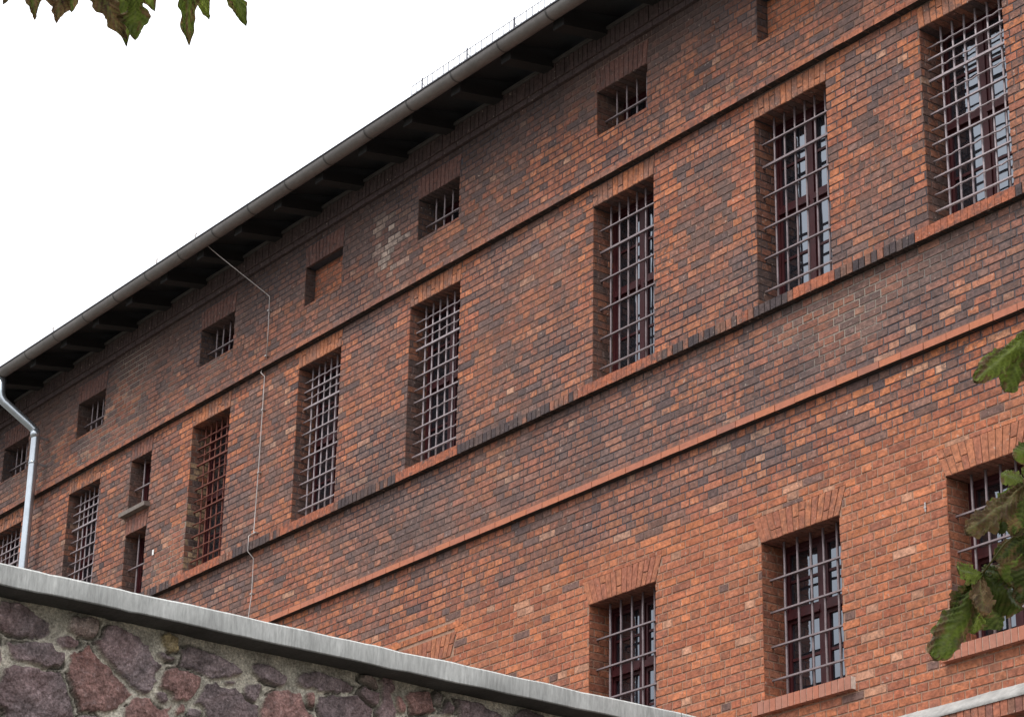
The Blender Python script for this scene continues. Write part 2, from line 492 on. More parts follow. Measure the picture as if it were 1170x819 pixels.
def reveal(x0, x1, z0, z1, dep, parent, yellow=False):
    mb = MB()
    y0, y1 = YF + .006, YF + dep
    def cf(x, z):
        c = mixc(brick_color(x, z), (.060, .045, .040), .62 if z1 - z0 < .6 else (.25 if z1 < 7.5 else .50))  # reveal bricks toned down: recess shade put into the colour
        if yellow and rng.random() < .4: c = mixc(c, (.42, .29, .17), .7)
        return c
    L = lambda u, v, n: (x0 + n, u, v)
    R = lambda u, v, n: (x1 - n, u, v)
    T = lambda u, v, n: (v, u, z1 - n)
    for fr, a, b in ((L, z0, z1), (R, z0, z1)):
        mc = mortar_color(x0, (z0 + z1) / 2)
        P = [fr(YF + .003, a, -.006), fr(y1 + .1, a, -.006), fr(y1 + .1, b, -.006), fr(YF + .003, b, -.006)]
        mb.poly(P, [(0, 1, 2, 3)], mc, 1)
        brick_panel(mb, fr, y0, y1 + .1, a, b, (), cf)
    P = [T(YF + .003, x0, -.005), T(y1 + .1, x0, -.005), T(y1 + .1, x1, -.005), T(YF + .003, x1, -.005)]
    mb.poly(P, [(0, 1, 2, 3)], mortar_color(x0, z1), 1)
    n = round((x1 - x0) / .078)
    for i in range(n):
        a = x0 + (x1 - x0) * i / n; b = x0 + (x1 - x0) * (i + 1) / n
        brick(mb, T, [(YF + .004, a + .005), (y1, a + .005), (y1, b - .005), (YF + .004, b - .005)], col=mixc(brick_color(a, z1), DARK, .55), back=-.006)  # soffit bricks painted darker, mostly shade under the window head
    mb.poly([(x0, YF + .003, z0), (x1, YF + .003, z0), (x1, y1 + .1, z0 + .02), (x0, y1 + .1, z0 + .02)], [(0, 1, 2, 3)], (.5, .46, .42), 1)
    return mb.build('reveal', [M['brick'], M['mortar']], parent)

BARS6 = [.125, .25, .415, .58, .74, .91]
DENSE = [.085, .145, .20, .258, .345, .425, .505, .58, .665, .745, .83, .91]
DENSE_HEAVY = {1, 3, 5, 7, 9, 11}

def grille(x0, x1, z0, z1, nv, hz, parent, dense=False, m='bar', yb=.115, thick=1.0, heavy=None):
    mb = MB()
    y = YF + yb
    H = z1 - z0
    for i in range(nv):
        x = x0 + (x1 - x0) * (i + 1) / (nv + 1) + rng.uniform(-.004, .004)
        pts = [(x + rng.uniform(-.003, .003), y + .012, z0 - .02 + (H + .04) * t / 6) for t in range(7)]
        mb.tube(pts, .0105 * thick, 8)
    for k, f in enumerate(hz):
        z = z1 - H * f + rng.uniform(-.004, .004)
        hv = (not dense) or k in DENSE_HEAVY
        if hv:
            t = .010 * thick
            h = .013 * thick
            if heavy is not None and k == heavy: h = .021
            mb.prism_x([(y - .022, z - h * .5), (y - .022, z + h * .5), (y + .001, z + h * .5 + .002), (y + .001, z - h * .5)], x0 - .02, x1 + .02)
        else:                                        # lighter bars threaded in and out of the uprights
            pts = []
            N = 2 * (nv + 1)
            for q in range(N + 1):
                x = x0 - .01 + (x1 - x0 + .02) * q / N
                pts.append((x, y + (-.006 if (q // 1) % 2 else -.016), z + .004 * math.sin(q * 1.57)))
            mb.tube(pts, .0085 * thick, 6)
    return mb.build('grille', M[m], parent)

def casement(x0, x1, z0, z1, dep, parent, two=True, transom=.5):
    """Joinery: fixed frame, central mullion and transom, with sashes set in each light; returns the window object."""
    fm = MB()
    y = YF + dep
    fw, mw = .045, .062
    fm.box(x0, x0 + fw, y, y + .07, z0, z1); fm.box(x1 - fw, x1, y, y + .07, z0, z1)
    fm.box(x0 + fw, x1 - fw, y + .001, y + .071, z1 - fw, z1); fm.box(x0 + fw, x1 - fw, y + .001, y + .071, z0, z0 + fw)
    xm = (x0 + x1) / 2
    cols = [(x0 + fw, x1 - fw)]
    if two:
        fm.box(xm - mw / 2, xm + mw / 2, y - .008, y + .07, z0 + fw, z1 - fw)
        cols = [(x0 + fw, xm - mw / 2), (xm + mw / 2, x1 - fw)]
    rows = [(z0 + fw, z1 - fw)]
    if transom:
        zt = z0 + (z1 - z0) * transom
        for a, b in cols:
            fm.box(a, b, y - .012, y + .069, zt - .035, zt + .035)
            fm.box(a, b, y - .028, y - .0125, zt - .035, zt - .018)
        rows = [(z0 + fw, zt - .035), (zt + .035, z1 - fw)]
    win = fm.build('window', M['maroon'], parent)
    sash = MB(); pane = MB()
    for a, b in cols:
        for c, d in rows:
            s = .032
            yy = y + .006
            sash.box(a + .003, a + s, yy, yy + .04, c + .003, d - .003); sash.box(b - s, b - .003, yy, yy + .04, c + .003, d - .003)
            sash.box(a + s, b - s, yy + .001, yy + .041, c + .003, c + s); sash.box(a + s, b - s, yy + .001, yy + .041, d - s, d - .003)
            if d - c > .5:
                zm = (c + d) / 2
                sash.box(a + s, b - s, yy + .008, yy + .034, zm - .012, zm + .012)
            ti, tj = rng.uniform(-.004, .004), rng.uniform(-.003, .003)
            pane.poly([(a + s, yy + .02 + ti, c + s), (b - s, yy + .02 - ti, c + s), (b - s, yy + .022 - ti + tj, d - s), (a + s, yy + .022 + ti + tj, d - s)], [(0, 1, 2, 3)])
    sash.build('sash', M['maroon'], win)
    pane.build('pane', M['glass'], win)
    return win

tall_i = 0
for (x0, x1, z0, z1, k) in OPEN:
    if k == 'tall':
        xi = round(x0, 2)
        win = casement(x0, x1, z0, z1, .26, building, True, .52)
        rusty = xi == -25.77
        dense = xi not in (-15.33, -17.75)
        g = grille(x0, x1, z0, z1, 6, DENSE if dense else BARS6, win, dense, 'rusty_bar' if rusty else ('pale_bar' if dense else 'bar'), heavy=3 if dense else 1)
        if rusty: g['label'] = 'rusty red grille'
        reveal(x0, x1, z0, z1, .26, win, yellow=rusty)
        lintel(x0, x1, z1, k, win)
    elif k == 'small':
        win = casement(x0, x1, z0, z1, .36, building, True, None)
        grille(x0, x1, z0, z1, 4, [.60], win, yb=.13, thick=1.0)
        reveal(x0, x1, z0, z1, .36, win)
        lintel(x0, x1, z1, k, win)
    elif k == 'low':
        win = casement(x0, x1, z0, z1, .26, building, True, .55)
        grille(x0, x1, z0, z1, 5, [.225, .435, .65, .86], win, yb=.115, thick=1.12)
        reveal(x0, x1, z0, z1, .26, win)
        lintel(x0, x1, z1, k, win)
        s = MB()
        xa, xb = x0 - .10, x1 + .13
        s.box(xa + .003, xb - .003, YF - .052, YF + .05, z0 - .118, z0 - .012, (.66, .56, .48), 1)
        n = round((xb - xa) / .075)
        for i in range(n):
            a, b = xa + (xb - xa) * i / n, xa + (xb - xa) * (i + 1) / n
            col = mixc(mixc((.40, .13, .07), (.36, .15, .10), rng.random()), DULL, .15)
            jj = .0052
            for bx in ((a + jj, b - jj),):
                y_0, y_1 = YF - .060, YF + .02
                s.poly([(bx[0], y_0, z0 - .122), (bx[1], y_0, z0 - .122), (bx[1], y_0, z0 - .012), (bx[0], y_0, z0 - .012),
                        (bx[0], y_1, z0 - .122), (bx[1], y_1, z0 - .122), (bx[1], y_1, z0), (bx[0], y_1, z0)],
                       [(0, 1, 2, 3), (4, 7, 6, 5), (0, 4, 5, 1), (3, 2, 6, 7), (0, 3, 7, 4), (1, 5, 6, 2)], col, 0)
        s.build('sill', [M['glaze_brick'], M['mortar']], win)
    elif k == 'slot':
        win = casement(x0, x1, z0, z1, .22, building, False, None)
        grille(x0, x1, z0, z1, 2, [.55 if z0 > 10 else .5], win, yb=.10, thick=1.1)
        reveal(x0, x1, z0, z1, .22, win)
        lintel(x0, x1, z1, k, win)
        if z0 > 10:
            s = MB()
            s.prism_x([(YF - .085, z0 - .065), (YF - .085, z0 - .01), (YF + .05, z0 + .005), (YF + .05, z0 - .065)], x0 - .08, x1 + .06)
            s.build('sill', M['render'], win)
    else:                                            # bricked-up opening: a shallow niche filled with newer bricks
        nb = MB()
        d = .14
        fr = HF(d)
        nb.poly([fr(x0 - .02, z0 - .02, -.006), fr(x1 + .02, z0 - .02, -.006), fr(x1 + .02, z1 + .02, -.006), fr(x0 - .02, z1 + .02, -.006)], [(0, 1, 2, 3)], (.16, .12, .10), 1)
        brick_panel(nb, fr, x0, x1, z0, z1, (), lambda x, z: mixc(mixc(RED, ORANGE, rng.random() * .7), DULL, .35 * rng.random()))
        niche = nb.build('bricked_up_opening', [M['brick'], M['mortar']], building)
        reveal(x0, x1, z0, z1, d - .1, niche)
        lintel(x0, x1, z1, k, niche)
lintel(-20.97, -20.04, 7.0, 'low', building, 'blind_arch')
# the straight course over that arch
mb = MB()
u = -21.15
while u < -19.9:
    brick(mb, FRONT, [(u, 7.285), (u + .25, 7.285), (u + .25, 7.35), (u, 7.35)], out=.004, col=mixc(RED, ORANGE, rng.random()), back=-.0085); u += .262
mb.build('arch_course', [M['brick']], building)

# ------------------------------------------------------------------ string courses, sill course, plinth ledge, corbel
def stretcher_band(name, z, h, proj, x0=XL, x1=XR, L=.26, colf=None, m='glaze_brick'):
    mb = MB()
    mb.box(x0, x1, YF - proj + .006, YF + .004, z + .003, z + h - .006, (.20, .11, .08), 1)
    u = x0
    while u < x1 - .05:
        LL = L * rng.choice((1, 1, 1, .5)) if L < .3 else L
        b = min(u + LL - .008, x1)
        c = colf(u, z)
        y0 = YF - proj + rng.uniform(-.002, .002)
        dz = rng.uniform(-.0015, .0015)
        mb.poly([(u, y0, z + dz), (b, y0, z + dz), (b, y0, z + h * .78), (u, y0, z + h * .78),
                 (u, YF + .003, z + dz), (b, YF + .003, z + dz), (b, YF + .003, z + h), (u, YF + .003, z + h)],
                [(0, 1, 2, 3), (4, 7, 6, 5), (3, 2, 6, 7), (0, 3, 7, 4), (1, 5, 6, 2)], c, 0)
        mb.poly([(u, y0, z + dz), (b, y0, z + dz), (b, YF + .003, z + dz), (u, YF + .003, z + dz)], [(0, 3, 2, 1)], (.035, .028, .026), 0)  # underside painted dark as the shadow line below the band
        u += LL
    return mb.build(name, [M[m], M['mortar']], building)

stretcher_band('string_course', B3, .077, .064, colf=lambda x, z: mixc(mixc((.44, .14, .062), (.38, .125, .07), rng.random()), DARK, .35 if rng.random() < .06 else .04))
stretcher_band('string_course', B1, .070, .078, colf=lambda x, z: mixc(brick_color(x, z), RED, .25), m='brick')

tall = [o for o in OPEN if o[4] in ('tall',)] + [(-27.34, -26.80, 9.28, 10.18, 'slot')]
mb = MB()
mb.box(XL, XR, YF - .066, YF + .004, B2 + .004, B2 + .105, (.15, .12, .11), 1)
u = XL
while u < XR - .08:
    under = any(o[0] - .12 < u + .04 < o[1] + .10 for o in tall)
    dirt = fbm(u, 0, 41, .9, 2)
    wd = .0755
    smooth_here = under and nz(u, 3, 12, .9) > (-.12 if u < -13.5 and u > -22 else -2)
    if smooth_here: c = mixc((.36, .115, .06), (.29, .10, .06), rng.random())
    elif rng.random() < clamp(.68 + dirt, .2, .97): c = mixc((.055, .042, .045), (.115, .075, .065), rng.random() ** 1.5)
    else: c = mixc((.30, .12, .075), (.17, .09, .065), rng.random())
    j = .0022 if smooth_here else .0055
    y0 = YF - .078 + rng.uniform(-.003, .003) * (0 if smooth_here else 1)
    zb, zt = B2 + rng.uniform(-.002, .002), B2 + (.118 if smooth_here else .112) + rng.uniform(-.003, .003)
    a, b = u + j, u + wd - j
    mb.poly([(a, y0, zb), (b, y0, zb), (b, y0, zt - .012), (a, y0, zt - .012), (a, YF + .003, zb), (b, YF + .003, zb), (b, YF + .003, zt + .02), (a, YF + .003, zt + .02)],
            [(0, 1, 2, 3), (4, 7, 6, 5), (3, 2, 6, 7), (0, 3, 7, 4), (1, 5, 6, 2)], c, 0)
    mb.poly([(a, y0, zb), (b, y0, zb), (b, YF + .003, zb), (a, YF + .003, zb)], [(0, 3, 2, 1)], (.035, .028, .026), 0)  # sill course underside blackened, its shadow painted on
    u += wd
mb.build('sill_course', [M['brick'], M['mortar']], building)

# plinth ledge: a soldier course with a pale mortar fillet on top
mb = MB()
mb.box(XL, XR, YF - .112, YF + .004, LEDGE - .125, LEDGE - .002, (.22, .17, .14), 1)
u = XL
while u < XR - .07:
    c = mixc(mixc((.34, .12, .07), (.20, .10, .07), rng.random()), DARK, .5 if rng.random() < .15 else 0)
    mb.poly([(p, q, r) for p in (u + .004, u + .0715) for q in (YF - .12, YF) for r in (LEDGE - .13, LEDGE - .004)],
            [(0, 1, 3, 2), (4, 6, 7, 5), (0, 4, 5, 1), (2, 3, 7, 6), (0, 2, 6, 4), (1, 5, 7, 3)], c, 0)
    u += .0755
mb.build('ledge_course', [M['brick'], M['mortar']], building)
mb = MB()
N = 400
P = []
prof = [(-.128, -.012), (-.132, .006), (-.115, .03), (-.06, .075), (-.015, .108), (.004, .125)]
for py, pz in prof:
    for i in range(N):
        x = XL + (XR - XL) * i / (N - 1)
        e = fbm(x * 3, py * 9, 1.7, 1.0, 3)
        P.append((x, YF + py + e * .008, LEDGE + pz + e * .016 * (1 if pz > 0 else .3)))
mb.quadgrid(P, N, len(prof), (1, 1, 1))
mb.build('mortar_fillet', M['white_mortar'], building)

# corbelled eaves course, its bricks darkened with painted eave shade
mb = MB()
mb.box(XL, XR, YF - .030, YF + .004, ZTOP + .004, ZTOP + .07, (.14, .10, .09), 1)
u = XL
while u < XR - .1:
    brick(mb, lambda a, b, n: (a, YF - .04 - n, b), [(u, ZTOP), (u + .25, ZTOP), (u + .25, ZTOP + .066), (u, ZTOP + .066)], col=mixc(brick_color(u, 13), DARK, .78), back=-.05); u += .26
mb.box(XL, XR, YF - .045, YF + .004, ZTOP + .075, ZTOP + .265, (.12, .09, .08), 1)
u = XL
while u < XR - .1:
    o_ = .055 + rng.uniform(-.004, .004)
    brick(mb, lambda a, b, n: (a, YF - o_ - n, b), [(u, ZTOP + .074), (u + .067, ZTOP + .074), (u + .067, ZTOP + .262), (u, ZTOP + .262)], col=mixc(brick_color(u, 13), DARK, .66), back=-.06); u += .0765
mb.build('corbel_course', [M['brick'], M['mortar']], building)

# ------------------------------------------------------------------ roof
ZP = ZTOP + .268
SL = .24
def zr(y): return 13.150 + (y - 13.5) * SL        # underside of the roof boards
mb = MB()
mb.prism_x([(13.50, zr(13.5)), (13.50, zr(13.5) + .028), (26.6, zr(26.6) + .028 - 3.2 * 0), (26.6, zr(26.6))], XL - .4, XR + .4)
mb.poly([(XL, YF + .01, 13.2), (XL, 26, 13.2), (XL, 26, zr(26)), (XL, YF + .01, zr(YF))], [(0, 1, 2, 3)])
mb.poly([(XR, YF + .01, 13.2), (XR, 26, 13.2), (XR, 26, zr(26)), (XR, YF + .01, zr(YF))], [(0, 1, 2, 3)])
roof = mb.build('roof', M['dark_wood'], building)
mb = MB()
mb.prism_x([(13.47, zr(13.47) + .0295), (13.47, zr(13.47) + .045), (26.6, zr(26.6) + .045), (26.6, zr(26.6) + .0295)], XL - .42, XR + .42)
mb.build('roof_covering', M['roofing'], roof)
mb = MB()
mb.prism_x([(YF - .075, ZP + .002), (YF - .075, ZP + .035), (YF + .06, ZP + .10), (YF + .06, ZP + .002)], XL, XR)
mb.build('wall_plate', mat('plate_timber', (.09, .08, .075), rough=.85, var=.3, vscale=8), roof)
mb = MB()
x = 0
mb.prism_x([(-.63, 12.985), (-.63, zr(YF - .63) - .002), (.3, zr(YF + .3) - .002), (.3, 13.10), (-.1, 13.075)], -.085, .085)
raft = mb.build('rafter', M['dark_wood'], roof)
raft.location = (XL + .45, YF, 0)
x = XL + .45 + .90
while x < XR:
    r = raft.copy(); C.objects.link(r); r.parent = roof; r.location = (x, YF, 0)
    x += .90

# gutter: half-round zinc channel with a rolled front edge and strap brackets
GY, GZc, GR = 13.475, 13.128, .090
mb = MB()
NX = 60
for outer in (1, 0):
    P = []
    rr = GR if outer else GR - .004
    for k in range(15):
        t = math.pi + math.pi * k / 14
        for i in range(NX):
            x = XL - .3 + (XR - XL + .6) * i / (NX - 1)
            sag = .004 * nz(x, 5, 2, .8)
            P.append((x, GY + rr * math.cos(t), GZc + rr * math.sin(t) + sag))
    mb.quadgrid(P, NX, 15, (1, 1, 1))
gut = mb.build('gutter', M['zinc'], building)
mb = MB(); mb.tube([(XL - .3, GY - GR - .004, GZc + .004), (XR + .3, GY - GR - .004, GZc + .004)], .010, 8)
mb.build('rolled_edge', M['rust_edge'], gut)
mb = MB()
P = []
for xx in (-.012, .012):
    for k in range(15):
        t = math.pi + math.pi * k / 14
        P.append((xx, (GR + .004) * math.cos(t), (GR + .004) * math.sin(t)))
mb.quadgrid(P, 15, 2, (1, 1, 1))
mb.box(-.012, .012, GR - .002, GR + .01, -.01, .075)
br = mb.build('gutter_bracket', mat('bracket_iron', (.09, .085, .08), rough=.6, metal=.4), gut)
br.location = (XL + .2, GY, GZc)
x = XL + .2 + .83
while x < XR:
    r = br.copy(); C.objects.link(r); r.parent = gut; r.location = (x, GY, GZc); x += .83

# snow guard on the roof edge
mb = MB()
gy = 13.72
gz = zr(gy) + .05
x = -20.42
for i in range(90):
    xx = x + i * .101
    mb.tube([(xx, gy, gz), (xx + rng.uniform(-.003, .003), gy, gz + .34)], .0045, 5)
mb.tube([(x, gy, gz + .335), (x + 9.1, gy, gz + .335)], .0042, 5)
mb.tube([(x, gy, gz + .23), (x + 9.1, gy, gz + .23)], .002, 5)
for i in range(11):
    xx = x + .2 + i * .85
    mb.tube([(xx, gy + .001, gz - .01), (xx, gy + .001, gz + .36)], .009, 6)
    mb.tube([(xx, gy + .001, gz + .3), (xx, gy + .3, gz + .05)], .004, 6)
mb.build('snow_guard', M['rust_edge'], roof)
# small clips standing on the gutter line where the guard is missing
for xx in (-24.63, -25.6, -28.4):
    mb = MB(); mb.tube([(xx, 13.42, 13.14), (xx, 13.42, 13.25)], .008, 6); mb.tube([(xx - .03, 13.42, 13.22), (xx + .03, 13.42, 13.235)], .006, 6)
    mb.build('roof_clip', M['wire'], roof)

# downpipe with swan neck
mb = MB()
R_ = .062
pts = [(-30.05, 13.50, 13.12), (-30.05, 13.50, 12.82), (-30.045, 13.515, 12.76), (-30.03, 13.55, 12.70), (-29.88, 13.93, 12.38), (-29.86, 13.98, 12.33), (-29.855, 14.0, 12.26), (-29.855, 14.0, 11.5), (-29.85, 14.0, 9.0), (-29.85, 14.0, GZ)]
mb.tube(pts, R_, 20)
pipe = mb.build('downpipe', M['pipe'], building)
for p0, p1 in (((-29.862, 13.985, 12.33), (-29.855, 14.0, 12.22)), ((-29.855, 14, 11.86), (-29.855, 14, 11.83)), ((-29.85, 14, 10.0), (-29.85, 14, 9.97))):
    mb = MB(); mb.tube([p0, p1], R_ + .006, 20); 
    mb.box(p1[0] - .012, p1[0] + .012, 14.06, YF, p1[2], p1[2] + .03)
    mb.build('pipe_collar', M['pipe'], pipe)

# lightning conductor
mb = MB()
W0 = YF - .03
pts = [(-24.625, 13.44, 13.20), (-24.44, 13.66, 12.94), (-24.06, W0 - .02, 12.43), (-24.025, W0, 12.39), (-24.01, W0, 12.0), (-24.01, W0, 11.56)]
mb.tube(pts, .0060, 6)
pts = [(-24.075, W0 - .01, 11.47), (-24.07, W0 - .03, 11.39), (-24.03, W0, 11.34), (-24.03, W0, 10.9), (-24.035, W0, 10.3), (-24.05, W0, 9.7), (-24.06, W0, 9.36), (-24.06, YF - .095, 9.31), (-24.06, YF - .095, 9.12), (-24.03, W0, 9.04), (-24.02, W0, 8.6), (-24.01, YF - .07, 8.24), (-24.01, YF - .07, 8.14), (-24.0, W0, 8.05), (-24.0, W0, 4)]
mb.tube(pts, .0060, 6)
for z in (12.2, 11.6, 10.9, 10.1, 9.35, 8.6):
    mb.box(-24.05, -24.01, YF - .04, YF + .0, z, z + .016)
mb.build('lightning_conductor', M['wire'], building)
mb = MB(); mb.box(-26.56, -26.525, YF - .012, YF - .003, 9.72, 9.79)
mb.build('wall_tag', M['enamel'], building)
mb = MB(); mb.box(-13.378, -13.366, YF - .012, YF - .003, 6.77, 6.85); mb.box(-13.385, -13.36, YF - .014, YF - .002, 6.80, 6.812)
mb.build('wall_clip', M['wire'], building)

# ------------------------------------------------------------------ boundary wall of field stones with a concrete coping
WX = -11.5
swall = empty('stone_wall', (0, 0, 0), 'boundary wall of purple field stones in pale mortar under a grey concrete coping', 'wall')
swall['kind'] = 'thing'
SX = WX - .20
S_ = [  # centre y, z, half sizes, rotation, tone
    (5.49, 3.735, .155, .080, -.1, 0), (5.88, 3.775, .085, .055, .1, 3), (6.13, 3.66, .175, .125, -.35, 0), (5.63, 3.585, .155, .07, -.1, 0),
    (5.98, 3.49, .185, .155, -.5, 1), (5.62, 3.37, .21, .15, .3, 2), (5.35, 3.50, .06, .14, 0, 0), (6.65, 3.735, .165, .058, -.1, 0),
    (6.47, 3.59, .125, .085, .1, 1), (6.80, 3.50, .175, .125, 0, 2), (7.03, 3.75, .105, .045, -.15, 0), (7.16, 3.50, .145, .15, .1, 1),
    (6.28, 3.39, .16, .08, 0, 1), (7.42, 3.745, .175, .055, -.05, 0), (7.55, 3.60, .14, .10, .1, 2), (7.83, 3.66, .055, .20, -.05, 0),
    (8.08, 3.76, .11, .06, .1, 1), (8.15, 3.60, .15, .08, 0, 0), (8.50, 3.75, .17, .07, -.1, 0), (8.5, 3.58, .15, .09, .1, 1), (8.88, 3.74, .14, .09, .1, 2),
    (6.40, 3.80, .045, .045, 0, 4), (9.25, 3.76, .17, .08, 0, 0), (9.62, 3.73, .14, .11, 0, 1)]
yy0, yy1, zz0, zz1 = 3.6, 10.6, 2.7, 3.90
rs = random.Random(3)
z = 3.20
row = 0
stones = list(S_)
def clear(y, z, a, b):
    return all(math.hypot((y - s[0]) / (a + s[2]), (z - s[1]) / (b + s[3])) > .86 for s in stones)
for tries in range(5000):
    y, z = rs.uniform(yy0, yy1), rs.uniform(zz0, 3.84)
    a, b = rs.uniform(.08, .2), rs.uniform(.05, .14)
    if tries > 2500: a, b = rs.uniform(.04, .09), rs.uniform(.03, .06)
    if z + b > 3.845: continue
    if 5.3 < y < 9.0 and z > 3.3 and (tries < 2500 or rs.random() < .5): continue
    if clear(y, z, a, b): stones.append((y, z, a, b, rs.uniform(-.5, .5), rs.choice((0, 0, 1, 2, 3))))
st = .0075
ny, nzc = int((yy1 - yy0) / st), int((zz1 - zz0) / st)
Yg, Zg = np.meshgrid(np.linspace(yy0, yy1, ny), np.linspace(zz0, zz1, nzc))
def vnoise(Y, Z, s, seed):
    r = np.random.RandomState(seed).rand(256, 256)
    y = (Y - yy0) * s + 11; z_ = (Z - zz0) * s + 5
    i, j = np.floor(y).astype(int), np.floor(z_).astype(int)
    fy, fz = y - i, z_ - j
    fy = fy * fy * (3 - 2 * fy); fz = fz * fz * (3 - 2 * fz)
    g = lambda a, b: r[a % 256, b % 256]
    return (g(i, j) * (1 - fy) + g(i + 1, j) * fy) * (1 - fz) + (g(i, j + 1) * (1 - fy) + g(i + 1, j + 1) * fy) * fz - .5
wy = Yg + .04 * vnoise(Yg, Zg, 5, 1) + .018 * vnoise(Yg, Zg, 16, 2) + .016 * vnoise(Yg, Zg, 40, 20)
wz = Zg + .04 * vnoise(Yg, Zg, 5, 3) + .018 * vnoise(Yg, Zg, 16, 4) + .016 * vnoise(Yg, Zg, 40, 21)
d1 = np.full(Yg.shape, 9.0); d2 = d1.copy(); sid = np.zeros(Yg.shape, int)
for k, s in enumerate(stones):
    c_, s_ = math.cos(s[4]), math.sin(s[4])
    dy, dz = wy - s[0], wz - s[1]
    a = (dy * c_ + dz * s_) / s[2]; b = (-dy * s_ + dz * c_) / s[3]
    e = 2.0 + 1.2 * ((k * 37) % 10) / 10
    val = (np.abs(a) ** e + np.abs(b) ** e) ** (1 / e)
    m_ = val < d1
    d2 = np.where(m_, d1, np.minimum(d2, val))
    d1 = np.where(m_, val, d1); sid[m_] = k
mr_ = np.array([min(s[2], s[3]) for s in stones])[sid]
best = np.minimum((1.24 - d1) * mr_, (d2 - d1) * .5 * mr_ - .009)
edge = np.clip((best + .001) / .006, 0, 1); edge = edge * edge * (3 - 2 * edge)
rel = np.clip(best / .05, 0, 1) ** .6
facet = np.zeros_like(best)
rr = np.random.RandomState(5)
tilt = rr.uniform(-.16, .16, (len(stones), 2)); pop = rr.uniform(-.004, .02, len(stones))
cy = np.array([s[0] for s in stones]); cz = np.array([s[1] for s in stones])
facet = tilt[sid, 0] * (Yg - cy[sid]) + tilt[sid, 1] * (Zg - cz[sid]) + pop[sid]
rough = .026 * vnoise(Yg, Zg, 12, 6) + .012 * np.abs(vnoise(Yg, Zg, 26, 7)) + .016 * vnoise(Yg, Zg, 60, 8)
mort = .012 * vnoise(Yg, Zg, 9, 9) + .007 * vnoise(Yg, Zg, 45, 10)
h = mort * (1 - edge) + edge * (.012 + .022 * rel + facet + rough)
gap = np.clip(1 - np.abs(best + .002) / .006, 0, 1) * (vnoise(Yg, Zg, 7, 12) > .02)
h = h - .03 * gap
tones = np.array([(.185, .142, .142), (.225, .128, .112), (.135, .102, .102), (.205, .17, .15), (.30, .235, .13)])
tn = tones[np.array([s[5] for s in stones])] * rr.uniform(.85, 1.2, (len(stones), 1))
cs = tn[sid] * (1 + .8 * vnoise(Yg, Zg, 22, 13)[..., None]) + np.clip(vnoise(Yg, Zg, 4, 14), 0, 1)[..., None] * np.array([.07, .008, .0]) + np.clip(vnoise(Yg, Zg, 70, 16) - .2, 0, 1)[..., None] * np.array([.35, .3, .3])
cm = np.array([.43, .39, .32]) * (1 + .7 * vnoise(Yg, Zg, 12, 15)[..., None]) + np.clip(vnoise(Yg, Zg, 3, 17), -.5, 1)[..., None] * np.array([.06, .06, .055])
col = cm * (1 - edge[..., None]) + cs * edge[..., None]
col = np.clip(col * (1 - .8 * gap[..., None]), .01, 1)
mb = MB()
P = np.stack([SX + h * .8, Yg, Zg], -1).reshape(-1, 3)
mb.v = [tuple(p) for p in P.tolist()]
mb.c = col.reshape(-1, 3).tolist()
for j in range(nzc - 1):
    b_ = j * ny
    mb.f += [(b_ + i, b_ + i + 1, b_ + i + 1 + ny, b_ + i + ny) for i in range(ny - 1)]
mb.m = [0] * len(mb.f); mb.sm = [True] * len(mb.f)
# the rest of the wall's body, in the same masonry tone
c = (.20, .15, .14)
def quad(a, b, cc_, d): mb.poly([a, b, cc_, d], [(0, 1, 2, 3)], c)
ye = YF - .002
quad((SX, -6, GZ), (SX, ye, GZ), (SX, ye, zz0), (SX, -6, zz0))
quad((SX, -6, zz0), (SX, yy0, zz0), (SX, yy0, zz1), (SX, -6, zz1))
quad((SX, yy1, zz0), (SX, ye, zz0), (SX, ye, zz1), (SX, yy1, zz1))
quad((SX - .45, -6, GZ), (SX - .45, ye, GZ), (SX - .45, ye, zz1), (SX - .45, -6, zz1))
quad((SX - .45, -6, GZ), (SX, -6, GZ), (SX, -6, zz1), (SX - .45, -6, zz1))
quad((SX - .45, ye, GZ), (SX, ye, GZ), (SX, ye, zz1), (SX - .45, ye, zz1))
mb.build('masonry', M['stone'], swall)
mb = MB()
# coping slabs, slightly worn edges
ys = [-6, -2.2, 1.5, 5.05 - .9, 9.93, 13.3, ye]
for a, b in zip(ys[:-1], ys[1:]):
    N = max(2, int((b - a) / .06))
    prof = [(WX - .76, 3.868), (WX - .006, 3.866), (WX, 3.874), (WX, 3.975), (WX - .008, 3.984), (WX - .38, 4.03), (WX - .76, 3.98), (WX - .76, 3.868)]
    P = []
    for px, pz in prof:
        for i in range(N):
            y = a + .004 + (b - a - .008) * i / (N - 1)
            P.append((px + .003 * nz(y, pz * 9, 3, 5), y, pz + .006 * nz(y, pz * 3, 8, 4) - (.012 * max(0, noise.noise(Vector((y * 11, pz * 4, 1.5))) - .35) if pz > 3.97 or pz < 3.88 else 0)))
    cc0 = []
    for (px, pz), tn_ in zip(prof, (.10, .16, .86, 1, 1, 1, 1, .5)):  # underside painted dark: shade beneath the coping, with some staining
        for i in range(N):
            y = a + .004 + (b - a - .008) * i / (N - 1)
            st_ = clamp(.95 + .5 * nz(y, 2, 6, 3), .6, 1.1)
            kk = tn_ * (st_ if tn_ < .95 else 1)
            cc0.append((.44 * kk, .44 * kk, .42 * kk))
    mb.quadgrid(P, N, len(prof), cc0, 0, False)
    for yy in (a + .004, b - .004):
        mb.poly([(p[0], yy, p[1]) for p in prof[:-1]], [tuple(range(7))], (.25, .25, .24))
mb.build('coping', M['concrete'], swall)

# ------------------------------------------------------------------ ground
mb = MB()
mb.poly([(-900, -900, GZ), (900, -900, GZ), (900, 900, GZ), (-900, 900, GZ)], [(0, 1, 2, 3)])
g = mb.build('ground', M['ground']); g['kind'] = 'structure'

